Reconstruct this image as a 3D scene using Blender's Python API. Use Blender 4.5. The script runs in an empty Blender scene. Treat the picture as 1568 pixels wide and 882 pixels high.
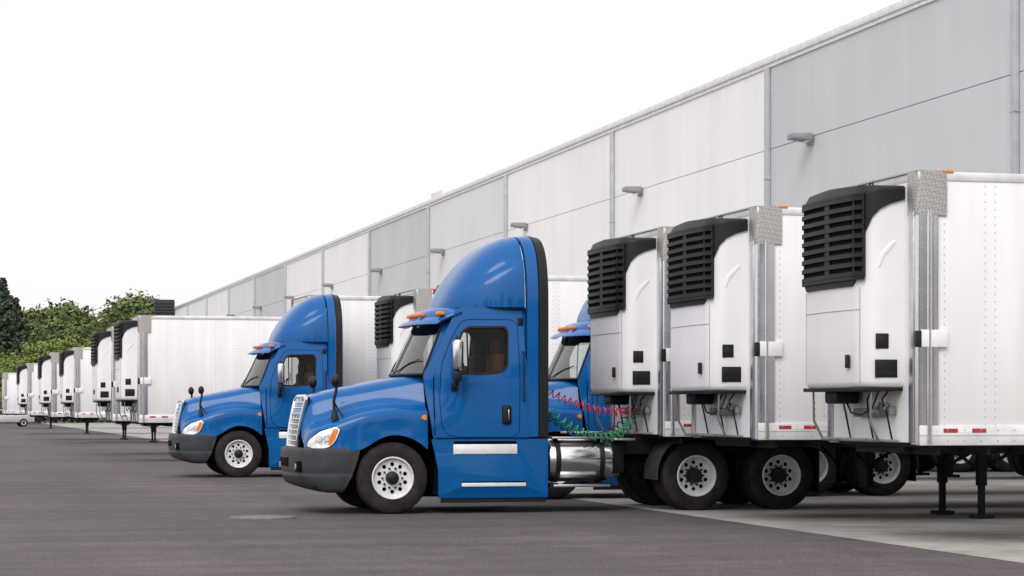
import bpy, bmesh, math, random
from mathutils import Vector, Matrix
from mathutils.bvhtree import BVHTree
random.seed(7)
CLOSE = None
scene = bpy.context.scene
R = math.radians

# ------------------------------------------------------------------ materials
def nodes(m):
    m.use_nodes = True
    nt = m.node_tree
    b = nt.nodes['Principled BSDF']
    return nt, b

def mat(name, col, rough=0.5, metal=0.0, var=0.12, scale=3.0, bump=0.0, bscale=60.0, coat=0.0, spec=None, detail=4.0):
    m = bpy.data.materials.new(name)
    nt, b = nodes(m)
    tc = nt.nodes.new('ShaderNodeTexCoord')
    n = nt.nodes.new('ShaderNodeTexNoise'); n.inputs['Scale'].default_value = scale; n.inputs['Detail'].default_value = detail
    nt.links.new(tc.outputs['Object'], n.inputs['Vector'])
    r = nt.nodes.new('ShaderNodeValToRGB')
    r.color_ramp.elements[0].position = 0.3; r.color_ramp.elements[1].position = 0.7
    lo = [c*(1-var) for c in col]; hi = [min(1, c*(1+var)) for c in col]
    r.color_ramp.elements[0].color = (*lo, 1); r.color_ramp.elements[1].color = (*hi, 1)
    nt.links.new(n.outputs['Fac'], r.inputs['Fac'])
    nt.links.new(r.outputs['Color'], b.inputs['Base Color'])
    b.inputs['Roughness'].default_value = rough
    b.inputs['Metallic'].default_value = metal
    b.inputs['Coat Weight'].default_value = coat
    b.inputs['Coat Roughness'].default_value = 0.07
    if spec is not None: b.inputs['Specular IOR Level'].default_value = spec
    if bump > 0:
        n2 = nt.nodes.new('ShaderNodeTexNoise'); n2.inputs['Scale'].default_value = bscale; n2.inputs['Detail'].default_value = 5
        nt.links.new(tc.outputs['Object'], n2.inputs['Vector'])
        bp = nt.nodes.new('ShaderNodeBump'); bp.inputs['Strength'].default_value = bump; bp.inputs['Distance'].default_value = 0.01
        nt.links.new(n2.outputs['Fac'], bp.inputs['Height'])
        nt.links.new(bp.outputs['Normal'], b.inputs['Normal'])
    return m

M = {}
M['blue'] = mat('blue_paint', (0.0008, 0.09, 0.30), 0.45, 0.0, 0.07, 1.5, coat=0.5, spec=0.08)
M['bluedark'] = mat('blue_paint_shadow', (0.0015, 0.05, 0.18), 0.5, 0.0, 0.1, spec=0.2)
M['seam'] = mat('panel_gap', (0.001, 0.012, 0.045), 0.8, 0.0, 0.1, spec=0.1)
M['plastic'] = mat('grey_bumper_plastic', (0.04, 0.042, 0.048), 0.6, 0, 0.2, 6, bump=0.15, spec=0.3)
M['black'] = mat('black_plastic', (0.010, 0.010, 0.011), 0.5, 0, 0.2, spec=0.3)
M['frame'] = mat('chassis_black', (0.014, 0.013, 0.013), 0.65, 0, 0.5, 5, bump=0.2, spec=0.3)
M['rubber'] = mat('tyre_rubber', (0.021, 0.018, 0.017), 0.8, 0, 0.45, 7, bump=0.3, bscale=40, spec=0.25)
M['rim'] = mat('white_rim', (0.70, 0.70, 0.71), 0.35, 0, 0.10, 8)
M['chrome'] = mat('chrome', (0.70, 0.70, 0.72), 0.17, 1.0, 0.07)
M['alu'] = mat('brushed_aluminium', (0.62, 0.62, 0.64), 0.32, 1.0, 0.1, 8, bump=0.05)
M['alupaint'] = mat('aluminium_rail', (0.66, 0.66, 0.67), 0.4, 0.2, 0.12, 5)
M['amber'] = mat('amber_lens', (0.75, 0.2, 0.02), 0.25, 0, 0.05)
M['red'] = mat('red_reflector', (0.40, 0.03, 0.03), 0.35, 0, 0.1)
M['whitep'] = mat('white_panel', (0.80, 0.795, 0.81), 0.45, 0, 0.03, 2)
M['unit'] = mat('white_plastic_shell', (0.80, 0.785, 0.81), 0.5, 0, 0.03, 2, spec=0.35)
M['slat'] = mat('dark_louver', (0.012, 0.012, 0.013), 0.5, 0, 0.15, spec=0.3)
M['void'] = mat('dark_void', (0.004, 0.004, 0.004), 0.9, 0, 0.1, spec=0.1)
M['interior'] = mat('cab_interior', (0.022, 0.020, 0.020), 0.8, 0, 0.2, spec=0.2)
M['seat'] = mat('seat_fabric', (0.13, 0.04, 0.02), 0.85, 0, 0.2)
M['hosered'] = mat('red_hose', (0.5, 0.02, 0.05), 0.35, 0, 0.1)
M['hosegreen'] = mat('green_hose', (0.02, 0.22, 0.09), 0.35, 0, 0.1)
M['headlight'] = mat('headlight_lens', (0.8, 0.82, 0.85), 0.1, 0.35, 0.25, 14, coat=1.0)
M['step'] = mat('step_plate', (0.80, 0.80, 0.81), 0.35, 0.1, 0.08, 10)
M['galv'] = mat('galvanised_steel', (0.40, 0.41, 0.43), 0.55, 0.2, 0.12, 2)
M['lamp'] = mat('wall_lamp_housing', (0.27, 0.27, 0.285), 0.55, 0.2, 0.12, 2)
M['dgalv'] = mat('weathered_steel', (0.2, 0.2, 0.205), 0.55, 0.3, 0.3, 6)

def wallmat(name, col, dark):
    m = bpy.data.materials.new(name); nt, b = nodes(m); N = nt.nodes.new; L = nt.links.new
    tc = N('ShaderNodeTexCoord'); mp = N('ShaderNodeMapping'); mp.inputs['Scale'].default_value = (1, .9, .10); L(tc.outputs['Object'], mp.inputs[0])
    n = N('ShaderNodeTexNoise'); n.inputs['Scale'].default_value = 1.2; n.inputs['Detail'].default_value = 7; n.inputs['Roughness'].default_value = .6; L(mp.outputs[0], n.inputs['Vector'])
    n2 = N('ShaderNodeTexNoise'); n2.inputs['Scale'].default_value = .25; n2.inputs['Detail'].default_value = 3; L(tc.outputs['Object'], n2.inputs['Vector'])
    ad = N('ShaderNodeMath'); ad.operation = 'ADD'; L(n.outputs['Fac'], ad.inputs[0]); L(n2.outputs['Fac'], ad.inputs[1])
    r = N('ShaderNodeValToRGB'); r.color_ramp.elements[0].position = .0; r.color_ramp.elements[1].position = 1.0
    mr = N('ShaderNodeMapRange'); mr.inputs['From Min'].default_value = .75; mr.inputs['From Max'].default_value = 1.25; L(ad.outputs[0], mr.inputs[0])
    r.color_ramp.elements[0].color = (*[c*(1-dark) for c in col], 1); r.color_ramp.elements[1].color = (*[min(.88, c*(1+dark*.6)) for c in col], 1)
    L(mr.outputs[0], r.inputs['Fac']); L(r.outputs['Color'], b.inputs['Base Color']); b.inputs['Roughness'].default_value = .78
    return m
M['wallw'] = wallmat('white_wall_panel', (0.79, 0.785, 0.805), .05)
M['wallg'] = wallmat('grey_wall_panel', (0.53, 0.535, 0.555), .06)
M['walll'] = wallmat('light_grey_wall_panel', (0.66, 0.66, 0.675), .05)
M['joint'] = mat('panel_joint', (0.38, 0.38, 0.39), 0.8, 0, 0.05)
M['bark'] = mat('bark', (0.06, 0.045, 0.035), 0.9, 0, 0.3)
M['carpaint'] = mat('silver_car_paint', (0.5, 0.5, 0.52), 0.3, 0.3, 0.03, coat=1)

def glass(name, tint, ior):
    m = bpy.data.materials.new(name); m.use_nodes = True
    nt = m.node_tree; nt.nodes.clear()
    o = nt.nodes.new('ShaderNodeOutputMaterial'); mx = nt.nodes.new('ShaderNodeMixShader')
    t = nt.nodes.new('ShaderNodeBsdfTransparent'); g = nt.nodes.new('ShaderNodeBsdfGlossy')
    t.inputs['Color'].default_value = (*tint, 1); g.inputs['Roughness'].default_value = 0.02
    f = nt.nodes.new('ShaderNodeFresnel'); f.inputs['IOR'].default_value = ior
    nt.links.new(f.outputs[0], mx.inputs[0]); nt.links.new(t.outputs[0], mx.inputs[1]); nt.links.new(g.outputs[0], mx.inputs[2])
    nt.links.new(mx.outputs[0], o.inputs['Surface'])
    return m
M['glass'] = glass('window_glass', (0.75, 0.78, 0.76), 1.3)
M['wglass'] = glass('windshield_glass', (0.65, 0.72, 0.7), 2.4)

def foliage(name, a, b_):
    m = bpy.data.materials.new(name); nt, b = nodes(m)
    g = nt.nodes.new('ShaderNodeNewGeometry')
    tc = nt.nodes.new('ShaderNodeTexCoord')
    n = nt.nodes.new('ShaderNodeTexNoise'); n.inputs['Scale'].default_value = 0.6; n.inputs['Detail'].default_value = 3
    nt.links.new(tc.outputs['Object'], n.inputs['Vector'])
    ad = nt.nodes.new('ShaderNodeMath'); ad.operation = 'ADD'
    mu = nt.nodes.new('ShaderNodeMath'); mu.operation = 'MULTIPLY'; mu.inputs[1].default_value = 0.4
    nt.links.new(g.outputs['Random Per Island'], mu.inputs[0])
    nt.links.new(mu.outputs[0], ad.inputs[0]); nt.links.new(n.outputs['Fac'], ad.inputs[1])
    r = nt.nodes.new('ShaderNodeValToRGB')
    r.color_ramp.elements[0].position = 0.45; r.color_ramp.elements[1].position = 0.95
    r.color_ramp.elements[0].color = (*a, 1); r.color_ramp.elements[1].color = (*b_, 1)
    nt.links.new(ad.outputs[0], r.inputs['Fac']); nt.links.new(r.outputs['Color'], b.inputs['Base Color'])
    b.inputs['Roughness'].default_value = 0.8
    return m
M['leaf'] = foliage('foliage_green', (0.05, 0.085, 0.022), (0.15, 0.19, 0.06))
M['leafy'] = foliage('foliage_yellow_green', (0.08, 0.13, 0.02), (0.22, 0.27, 0.06))
M['needle'] = foliage('foliage_dark', (0.022, 0.04, 0.022), (0.06, 0.085, 0.045))

def trailer_skin():
    m = bpy.data.materials.new('trailer_skin'); nt, b = nodes(m)
    N = nt.nodes.new; L = nt.links.new
    tc = N('ShaderNodeTexCoord'); sp = N('ShaderNodeSeparateXYZ'); L(tc.outputs['Object'], sp.inputs[0])
    def math_(op, a, v):
        n = N('ShaderNodeMath'); n.operation = op; L(a, n.inputs[0])
        if isinstance(v, (int, float)): n.inputs[1].default_value = v
        else: L(v, n.inputs[1])
        return n.outputs[0]
    def near(src, period, off, w):
        f = math_('MODULO', src, period); f = math_('SUBTRACT', f, off); f = math_('ABSOLUTE', f, 0); return math_('LESS_THAN', f, w)
    cx = math_('MAXIMUM', near(sp.outputs['X'], 0.61, 0.20, 0.009), near(sp.outputs['X'], 0.61, 0.32, 0.009))
    dz = near(sp.outputs['Z'], 0.085, 0.04, 0.013)
    rv = math_('MULTIPLY', cx, dz)
    seam = near(sp.outputs['X'], 1.22, 0.26, 0.005)
    oi = N('ShaderNodeObjectInfo')
    va = N('ShaderNodeVectorMath'); va.operation = 'ADD'; L(tc.outputs['Object'], va.inputs[0]); L(oi.outputs['Location'], va.inputs[1])
    n1 = N('ShaderNodeTexNoise'); n1.inputs['Scale'].default_value = 1.0; n1.inputs['Detail'].default_value = 6
    mp = N('ShaderNodeMapping'); mp.inputs['Scale'].default_value = (3.5, 3, 0.35); L(va.outputs[0], mp.inputs[0]); L(mp.outputs[0], n1.inputs['Vector'])
    r = N('ShaderNodeValToRGB'); r.color_ramp.elements[0].position = 0.3; r.color_ramp.elements[1].position = 0.65
    r.color_ramp.elements[0].color = (0.735, 0.728, 0.73, 1); r.color_ramp.elements[1].color = (0.82, 0.81, 0.83, 1)
    L(n1.outputs['Fac'], r.inputs['Fac'])
    # road grime towards the lower rail, broken up by noise
    mr = N('ShaderNodeMapRange'); mr.inputs['From Min'].default_value = 1.2; mr.inputs['From Max'].default_value = 2.2; mr.inputs['To Min'].default_value = 1; mr.inputs['To Max'].default_value = 0
    L(sp.outputs['Z'], mr.inputs[0])
    gr = math_('MULTIPLY', math_('MULTIPLY', mr.outputs[0], n1.outputs['Fac']), .4)
    gm = N('ShaderNodeMix'); gm.data_type = 'RGBA'; L(gr, gm.inputs['Factor']); L(r.outputs['Color'], gm.inputs['A']); gm.inputs['B'].default_value = (.45, .42, .39, 1)
    f = math_('MULTIPLY', rv, 0.55); f2 = math_('MULTIPLY', seam, 0.35); f = math_('MAXIMUM', f, f2)
    mx = N('ShaderNodeMix'); mx.data_type = 'RGBA'
    L(f, mx.inputs['Factor']); L(gm.outputs['Result'], mx.inputs['A']); mx.inputs['B'].default_value = (0.33, 0.33, 0.34, 1)
    L(mx.outputs['Result'], b.inputs['Base Color'])
    b.inputs['Roughness'].default_value = 0.5; b.inputs['Specular IOR Level'].default_value = 0.35
    n2 = N('ShaderNodeTexNoise'); n2.inputs['Scale'].default_value = 1.3
    L(tc.outputs['Object'], n2.inputs['Vector'])
    bp = N('ShaderNodeBump'); bp.inputs['Strength'].default_value = 0.25; bp.inputs['Distance'].default_value = 0.03
    L(n2.outputs['Fac'], bp.inputs['Height']); L(bp.outputs['Normal'], b.inputs['Normal'])
    return m
M['skin'] = trailer_skin()

def quilt():
    m = bpy.data.materials.new('quilted_aluminium'); nt, b = nodes(m)
    N = nt.nodes.new; L = nt.links.new
    tc = N('ShaderNodeTexCoord'); ck = N('ShaderNodeTexChecker'); ck.inputs['Scale'].default_value = 34
    mp = N('ShaderNodeMapping'); mp.inputs['Rotation'].default_value = (0.6, 0.8, 0.3)
    L(tc.outputs['Object'], mp.inputs[0]); L(mp.outputs[0], ck.inputs['Vector'])
    ck.inputs['Color1'].default_value = (0.38, 0.36, 0.34, 1); ck.inputs['Color2'].default_value = (0.52, 0.50, 0.48, 1)
    L(ck.outputs['Color'], b.inputs['Base Color']); b.inputs['Metallic'].default_value = 0.7; b.inputs['Roughness'].default_value = 0.4
    return m
M['quilt'] = quilt()

def asphalt():
    m = bpy.data.materials.new('asphalt'); nt, b = nodes(m)
    N = nt.nodes.new; L = nt.links.new
    tc = N('ShaderNodeTexCoord')
    def noise(s, d, ro=.6, vec=None):
        n = N('ShaderNodeTexNoise'); n.inputs['Scale'].default_value = s; n.inputs['Detail'].default_value = d; n.inputs['Roughness'].default_value = ro
        L(vec if vec else tc.outputs['Object'], n.inputs['Vector']); return n.outputs['Fac']
    def ramp(src, p0, p1, c0, c1):
        r = N('ShaderNodeValToRGB'); r.color_ramp.elements[0].position = p0; r.color_ramp.elements[1].position = p1
        r.color_ramp.elements[0].color = (*c0, 1); r.color_ramp.elements[1].color = (*c1, 1); L(src, r.inputs['Fac']); return r.outputs['Color']
    def g(v): return (v, v, v)
    fine = noise(24, 4, .85)
    mp = N('ShaderNodeMapping'); mp.inputs['Scale'].default_value = (0.05, 1.2, 1); L(tc.outputs['Object'], mp.inputs[0])
    mp2 = N('ShaderNodeMapping'); mp2.inputs['Scale'].default_value = (1.0, .06, 1); mp2.inputs['Rotation'].default_value = (0, 0, .12); L(tc.outputs['Object'], mp2.inputs[0])
    c1 = ramp(noise(.13, 6), .3, .72, (0.080, 0.068, 0.071), (0.118, 0.101, 0.105))
    c2 = ramp(fine, .3, .75, g(.35), g(1.75))
    c3 = ramp(noise(.8, 5, .6, mp.outputs[0]), .35, .65, g(.84), g(1.1))
    c4 = ramp(noise(2.2, 6, .7), .3, .7, g(.82), g(1.18))
    c5 = ramp(noise(.45, 4), .66, .76, g(1), g(.72))
    c6 = ramp(noise(.5, 4, .6, mp2.outputs[0]), .36, .6, g(.9), g(1.08))
    def mul(a, c):
        x = N('ShaderNodeMix'); x.data_type = 'RGBA'; x.blend_type = 'MULTIPLY'; x.inputs['Factor'].default_value = 1
        L(a, x.inputs['A']); L(c, x.inputs['B']); return x.outputs['Result']
    L(mul(mul(mul(mul(mul(c1, c2), c3), c4), c5), c6), b.inputs['Base Color'])
    b.inputs['Roughness'].default_value = 0.85; b.inputs['Specular IOR Level'].default_value = 0.25
    bp = N('ShaderNodeBump'); bp.inputs['Strength'].default_value = 0.6; bp.inputs['Distance'].default_value = 0.012
    L(fine, bp.inputs['Height']); L(bp.outputs['Normal'], b.inputs['Normal'])
    return m
M['asphalt'] = asphalt()

def concrete():
    m = bpy.data.materials.new('concrete_slab'); nt, b = nodes(m)
    N = nt.nodes.new; L = nt.links.new
    tc = N('ShaderNodeTexCoord')
    n = N('ShaderNodeTexNoise'); n.inputs['Scale'].default_value = 0.7; n.inputs['Detail'].default_value = 8; n.inputs['Roughness'].default_value = 0.65
    L(tc.outputs['Object'], n.inputs['Vector'])
    r = N('ShaderNodeValToRGB'); r.color_ramp.elements[0].position = 0.33; r.color_ramp.elements[1].position = 0.68
    r.color_ramp.elements[0].color = (0.21, 0.195, 0.18, 1); r.color_ramp.elements[1].color = (0.45, 0.43, 0.40, 1)
    L(n.outputs['Fac'], r.inputs['Fac'])
    bk = N('ShaderNodeTexBrick'); bk.inputs['Scale'].default_value = 1.0; bk.offset = 0
    bk.inputs['Brick Width'].default_value = 4.0; bk.inputs['Row Height'].default_value = 4.0; bk.inputs['Mortar Size'].default_value = 0.012
    bk.inputs['Color1'].default_value = (1, 1, 1, 1); bk.inputs['Color2'].default_value = (0.86, 0.86, 0.86, 1); bk.inputs['Mortar'].default_value = (0.3, 0.3, 0.3, 1)
    L(tc.outputs['Object'], bk.inputs['Vector'])
    x = N('ShaderNodeMix'); x.data_type = 'RGBA'; x.blend_type = 'MULTIPLY'; x.inputs['Factor'].default_value = 1
    L(r.outputs[0], x.inputs['A']); L(bk.outputs['Color'], x.inputs['B'])
    L(x.outputs['Result'], b.inputs['Base Color']); b.inputs['Roughness'].default_value = 0.8
    return m
M['concrete'] = concrete()

# ------------------------------------------------------------------ mesh helpers
def new(): return bmesh.new()

def box(x0, x1, y0, y1, z0, z1, bev=0.0, seg=2):
    bm = new()
    bmesh.ops.create_cube(bm, size=1)
    for v in bm.verts:
        v.co = Vector((x0+(v.co.x+.5)*(x1-x0), y0+(v.co.y+.5)*(y1-y0), z0+(v.co.z+.5)*(z1-z0)))
    if bev > 0:
        bmesh.ops.bevel(bm, geom=bm.edges[:], offset=bev, segments=seg, profile=0.5, affect='EDGES')
    return bm

def cyl(p0, p1, r, seg=20, r2=None):
    p0 = Vector(p0); p1 = Vector(p1); d = p1-p0
    bm = new()
    bmesh.ops.create_cone(bm, cap_ends=True, segments=seg, radius1=r, radius2=r if r2 is None else r2, depth=d.length)
    q = d.to_track_quat('Z', 'Y').to_matrix().to_4x4()
    bmesh.ops.transform(bm, matrix=Matrix.Translation((p0+p1)/2) @ q, verts=bm.verts)
    return bm

def loft(rings, closed=False, cap0=False, cap1=False):
    bm = new()
    vs = [[bm.verts.new(p) for p in r] for r in rings]
    n = len(rings[0])
    for i in range(len(rings)-1):
        for j in range(n if closed else n-1):
            k = (j+1) % n
            try: bm.faces.new((vs[i][j], vs[i][k], vs[i+1][k], vs[i+1][j]))
            except ValueError: pass
    if cap0: bm.faces.new(list(reversed(vs[0])))
    if cap1: bm.faces.new(vs[-1])
    bmesh.ops.recalc_face_normals(bm, faces=bm.faces)
    return bm

def lathe(profile, c=(0, 0, 0), seg=40):
    rings = []
    for i in range(seg):
        a = 2*math.pi*i/seg
        rings.append([Vector((c[0]+r*math.cos(a), c[1]+y, c[2]+r*math.sin(a))) for r, y in profile])
    rings.append(rings[0])
    bm = loft(rings)
    bmesh.ops.remove_doubles(bm, verts=bm.verts, dist=1e-5)
    bmesh.ops.recalc_face_normals(bm, faces=bm.faces)
    return bm

def curve_to_bm(cu):
    ob = bpy.data.objects.new('tmp', cu); scene.collection.objects.link(ob)
    dg = bpy.context.evaluated_depsgraph_get(); dg.update()
    me = bpy.data.meshes.new_from_object(ob.evaluated_get(dg))
    bm = new(); bm.from_mesh(me)
    bpy.data.objects.remove(ob); bpy.data.meshes.remove(me); bpy.data.curves.remove(cu)
    return bm

def tube(pts, r, res=3, cyclic=False):
    cu = bpy.data.curves.new('c', 'CURVE'); cu.dimensions = '3D'; cu.bevel_depth = r; cu.bevel_resolution = res; cu.use_fill_caps = True
    s = cu.splines.new('POLY'); s.points.add(len(pts)-1); s.use_cyclic_u = cyclic
    for p, q in zip(s.points, pts): p.co = (*q, 1)
    return curve_to_bm(cu)

def plate2d(outline, holes=(), ext=0.01, bev=0.0):
    cu = bpy.data.curves.new('c', 'CURVE'); cu.dimensions = '2D'; cu.fill_mode = 'BOTH'; cu.extrude = ext
    if bev > 0: cu.bevel_depth = bev; cu.bevel_resolution = 1; cu.offset = -bev
    for pl in [outline]+list(holes):
        s = cu.splines.new('POLY'); s.points.add(len(pl)-1); s.use_cyclic_u = True
        for p, q in zip(s.points, pl): p.co = (q[0], q[1], 0, 1)
    bm = curve_to_bm(cu)
    for v in bm.verts: v.co = Vector((v.co.x, v.co.z, v.co.y))
    bmesh.ops.remove_doubles(bm, verts=bm.verts, dist=1e-5)
    bmesh.ops.recalc_face_normals(bm, faces=bm.faces)
    return bm

def cut(bm, axis, vals):
    no = Vector((0, 0, 0)); no[axis] = 1
    for v in vals:
        co = Vector((0, 0, 0)); co[axis] = v
        bmesh.ops.bisect_plane(bm, geom=bm.verts[:]+bm.edges[:]+bm.faces[:], plane_co=co, plane_no=no)
    return bm

def rnd(pts, r, n=4):
    out = []; m = len(pts)
    for i in range(m):
        p = Vector(pts[i]); a = Vector(pts[i-1])-p; b = Vector(pts[(i+1) % m])-p
        rr = min(r, a.length*.45, b.length*.45)
        p0 = p+a.normalized()*rr; p1 = p+b.normalized()*rr
        for k in range(n+1):
            t = k/n
            q = p0*(1-t)**2+p*2*t*(1-t)+p1*t*t
            out.append((q.x, q.y))
    return out

def join(bms):
    out = new()
    for b in bms:
        me = bpy.data.meshes.new('t'); b.to_mesh(me); out.from_mesh(me); bpy.data.meshes.remove(me); b.free()
    return out

def mir(bm):
    c = bm.copy()
    for v in c.verts: v.co.y = -v.co.y
    bmesh.ops.reverse_faces(c, faces=c.faces)
    return join([bm, c])

def subd(bm, lv):
    me = bpy.data.meshes.new('t'); bm.to_mesh(me); bm.free()
    ob = bpy.data.objects.new('t', me); scene.collection.objects.link(ob)
    md = ob.modifiers.new('s', 'SUBSURF'); md.levels = lv; md.render_levels = lv
    dg = bpy.context.evaluated_depsgraph_get(); dg.update()
    m2 = bpy.data.meshes.new_from_object(ob.evaluated_get(dg)); o = new(); o.from_mesh(m2)
    bpy.data.objects.remove(ob); bpy.data.meshes.remove(me); bpy.data.meshes.remove(m2)
    return o

def tomesh(name, bm, m, ang=35):
    me = bpy.data.meshes.new(name); bm.to_mesh(me); bm.free()
    me.materials.append(M[m] if isinstance(m, str) else m)
    me.shade_smooth(); me.set_sharp_from_angle(angle=R(ang))
    return me

class Tpl:
    def __init__(s): s.parts = []
    def add(s, name, m, bms, ang=35):
        if not isinstance(bms, (list, tuple)): bms = [bms]
        s.parts.append((name, tomesh(name, join(list(bms)), m, ang)))
    def place(s, root, loc, rot=0, scale=1, skip=()):
        e = bpy.data.objects.new(root, None); scene.collection.objects.link(e)
        e.location = loc; e.rotation_euler = (0, 0, rot); e.scale = (scale,)*3 if not isinstance(scale, tuple) else scale
        for n, me in s.parts:
            if n in skip: continue
            o = bpy.data.objects.new(n, me); scene.collection.objects.link(o); o.parent = e
        return e

def circ(cx, cz, r, n=16): return [(cx+r*math.cos(2*math.pi*i/n), cz+r*math.sin(2*math.pi*i/n)) for i in range(n)]
def lerp_tab(tab, x):
    if x <= tab[0][0]: return tab[0][1]
    for (a, b), (c, d) in zip(tab, tab[1:]):
        if x <= c: return b+(d-b)*(x-a)/(c-a)
    return tab[-1][1]

# ------------------------------------------------------------------ wheels
def wheel_parts(cx, yo, side, cz=0.51, Rr=0.51, w=0.28, rear=False):
    c = (0, 0, 0)
    k = Rr/0.51
    h = w/2
    prof = [(.285, -h+.03), (.30, -h+.005), (.34, -h-.01), (.40, -h-.012), (.46, -h), (.49, -h+.012), (.506, -h+.03), (.51, -h+.05),
            (.51, -.075), (.498, -.07), (.498, -.058), (.51, -.053), (.51, -.012), (.498, -.007), (.498, .007), (.51, .012), (.51, .053), (.498, .058), (.498, .07), (.51, .075),
            (.51, h-.05), (.49, h-.012), (.46, h), (.40, h+.012), (.34, h+.01), (.285, h-.03)]
    prof = [(r*k, y) for r, y in prof]
    tire = [lathe(prof, c, 48)]
    dy = -h+.055 if not rear else -h+.15
    rim = [lathe([(.292*k, -h+.0), (.298*k, -h+.012), (.282*k, -h+.02), (.27*k, -h+.05), (.262*k, dy-.01), (.25*k, dy)], c, 40),
           lathe([(.304*k, -h-.004), (.296*k, -h-.012), (.284*k, -h-.010), (.276*k, -h+.01), (.282*k, -h+.02)], c, 40)]
    holes = [circ(.195*k*math.cos(2*math.pi*(i+.5)/10), .195*k*math.sin(2*math.pi*(i+.5)/10), .030*k, 12) for i in range(10)]
    d = plate2d(circ(0, 0, .257*k, 40), holes+[circ(0, 0, .075*k, 20)], 0.006)
    for v in d.verts: v.co.y += dy
    rim.append(d)
    dark = [lathe([(.0, dy+.05), (.262*k, dy+.05)], c, 24)]
    if rear:
        hub = [lathe([(.125, dy), (.115, dy-.06), (.10, dy-.10), (.095, dy-.13), (.05, dy-.14), (0, dy-.14)], c, 24)]
    else:
        hub = [lathe([(.10, dy), (.085, dy-.04), (.08, dy-.085), (.06, dy-.10), (0, dy-.105)], c, 24)]
    for i in range(10):
        a = 2*math.pi*i/10
        x, z = .142*k*math.cos(a), .142*k*math.sin(a)
        hub.append(cyl((x, dy-.004, z), (x, dy-.035, z), .015, 8))
    res = {'tire': tire, 'rim': rim, 'hub': hub, 'dark': dark}
    for key, l in res.items():
        for b in l:
            for v in b.verts:
                v.co = Vector((v.co.x, v.co.y if side < 0 else -v.co.y, v.co.z))
                v.co += Vector((cx, yo+(h if side < 0 else -h), cz))
            if side > 0: bmesh.ops.reverse_faces(b, faces=b.faces)
    return res

def merge_w(acc, w):
    for k in w: acc.setdefault(k, []).extend(w[k])

# ------------------------------------------------------------------ TRUCK
def sm(t): t = max(0, min(1, t)); return t*t*(3-2*t)
def cabw(x, z):
    b = 1.22 if z < 1.9 else 1.22-.15*((z-1.9)/1.05)**1.3
    f = max(0, min(1, (1.05-x)/.6))
    return b-.15*f*f*sm((z-1.2)/.6)
def bend_side(bm, off):
    for v in bm.verts: v.co.y = -(cabw(v.co.x, v.co.z)+off)+v.co.y
    return bm

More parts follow.
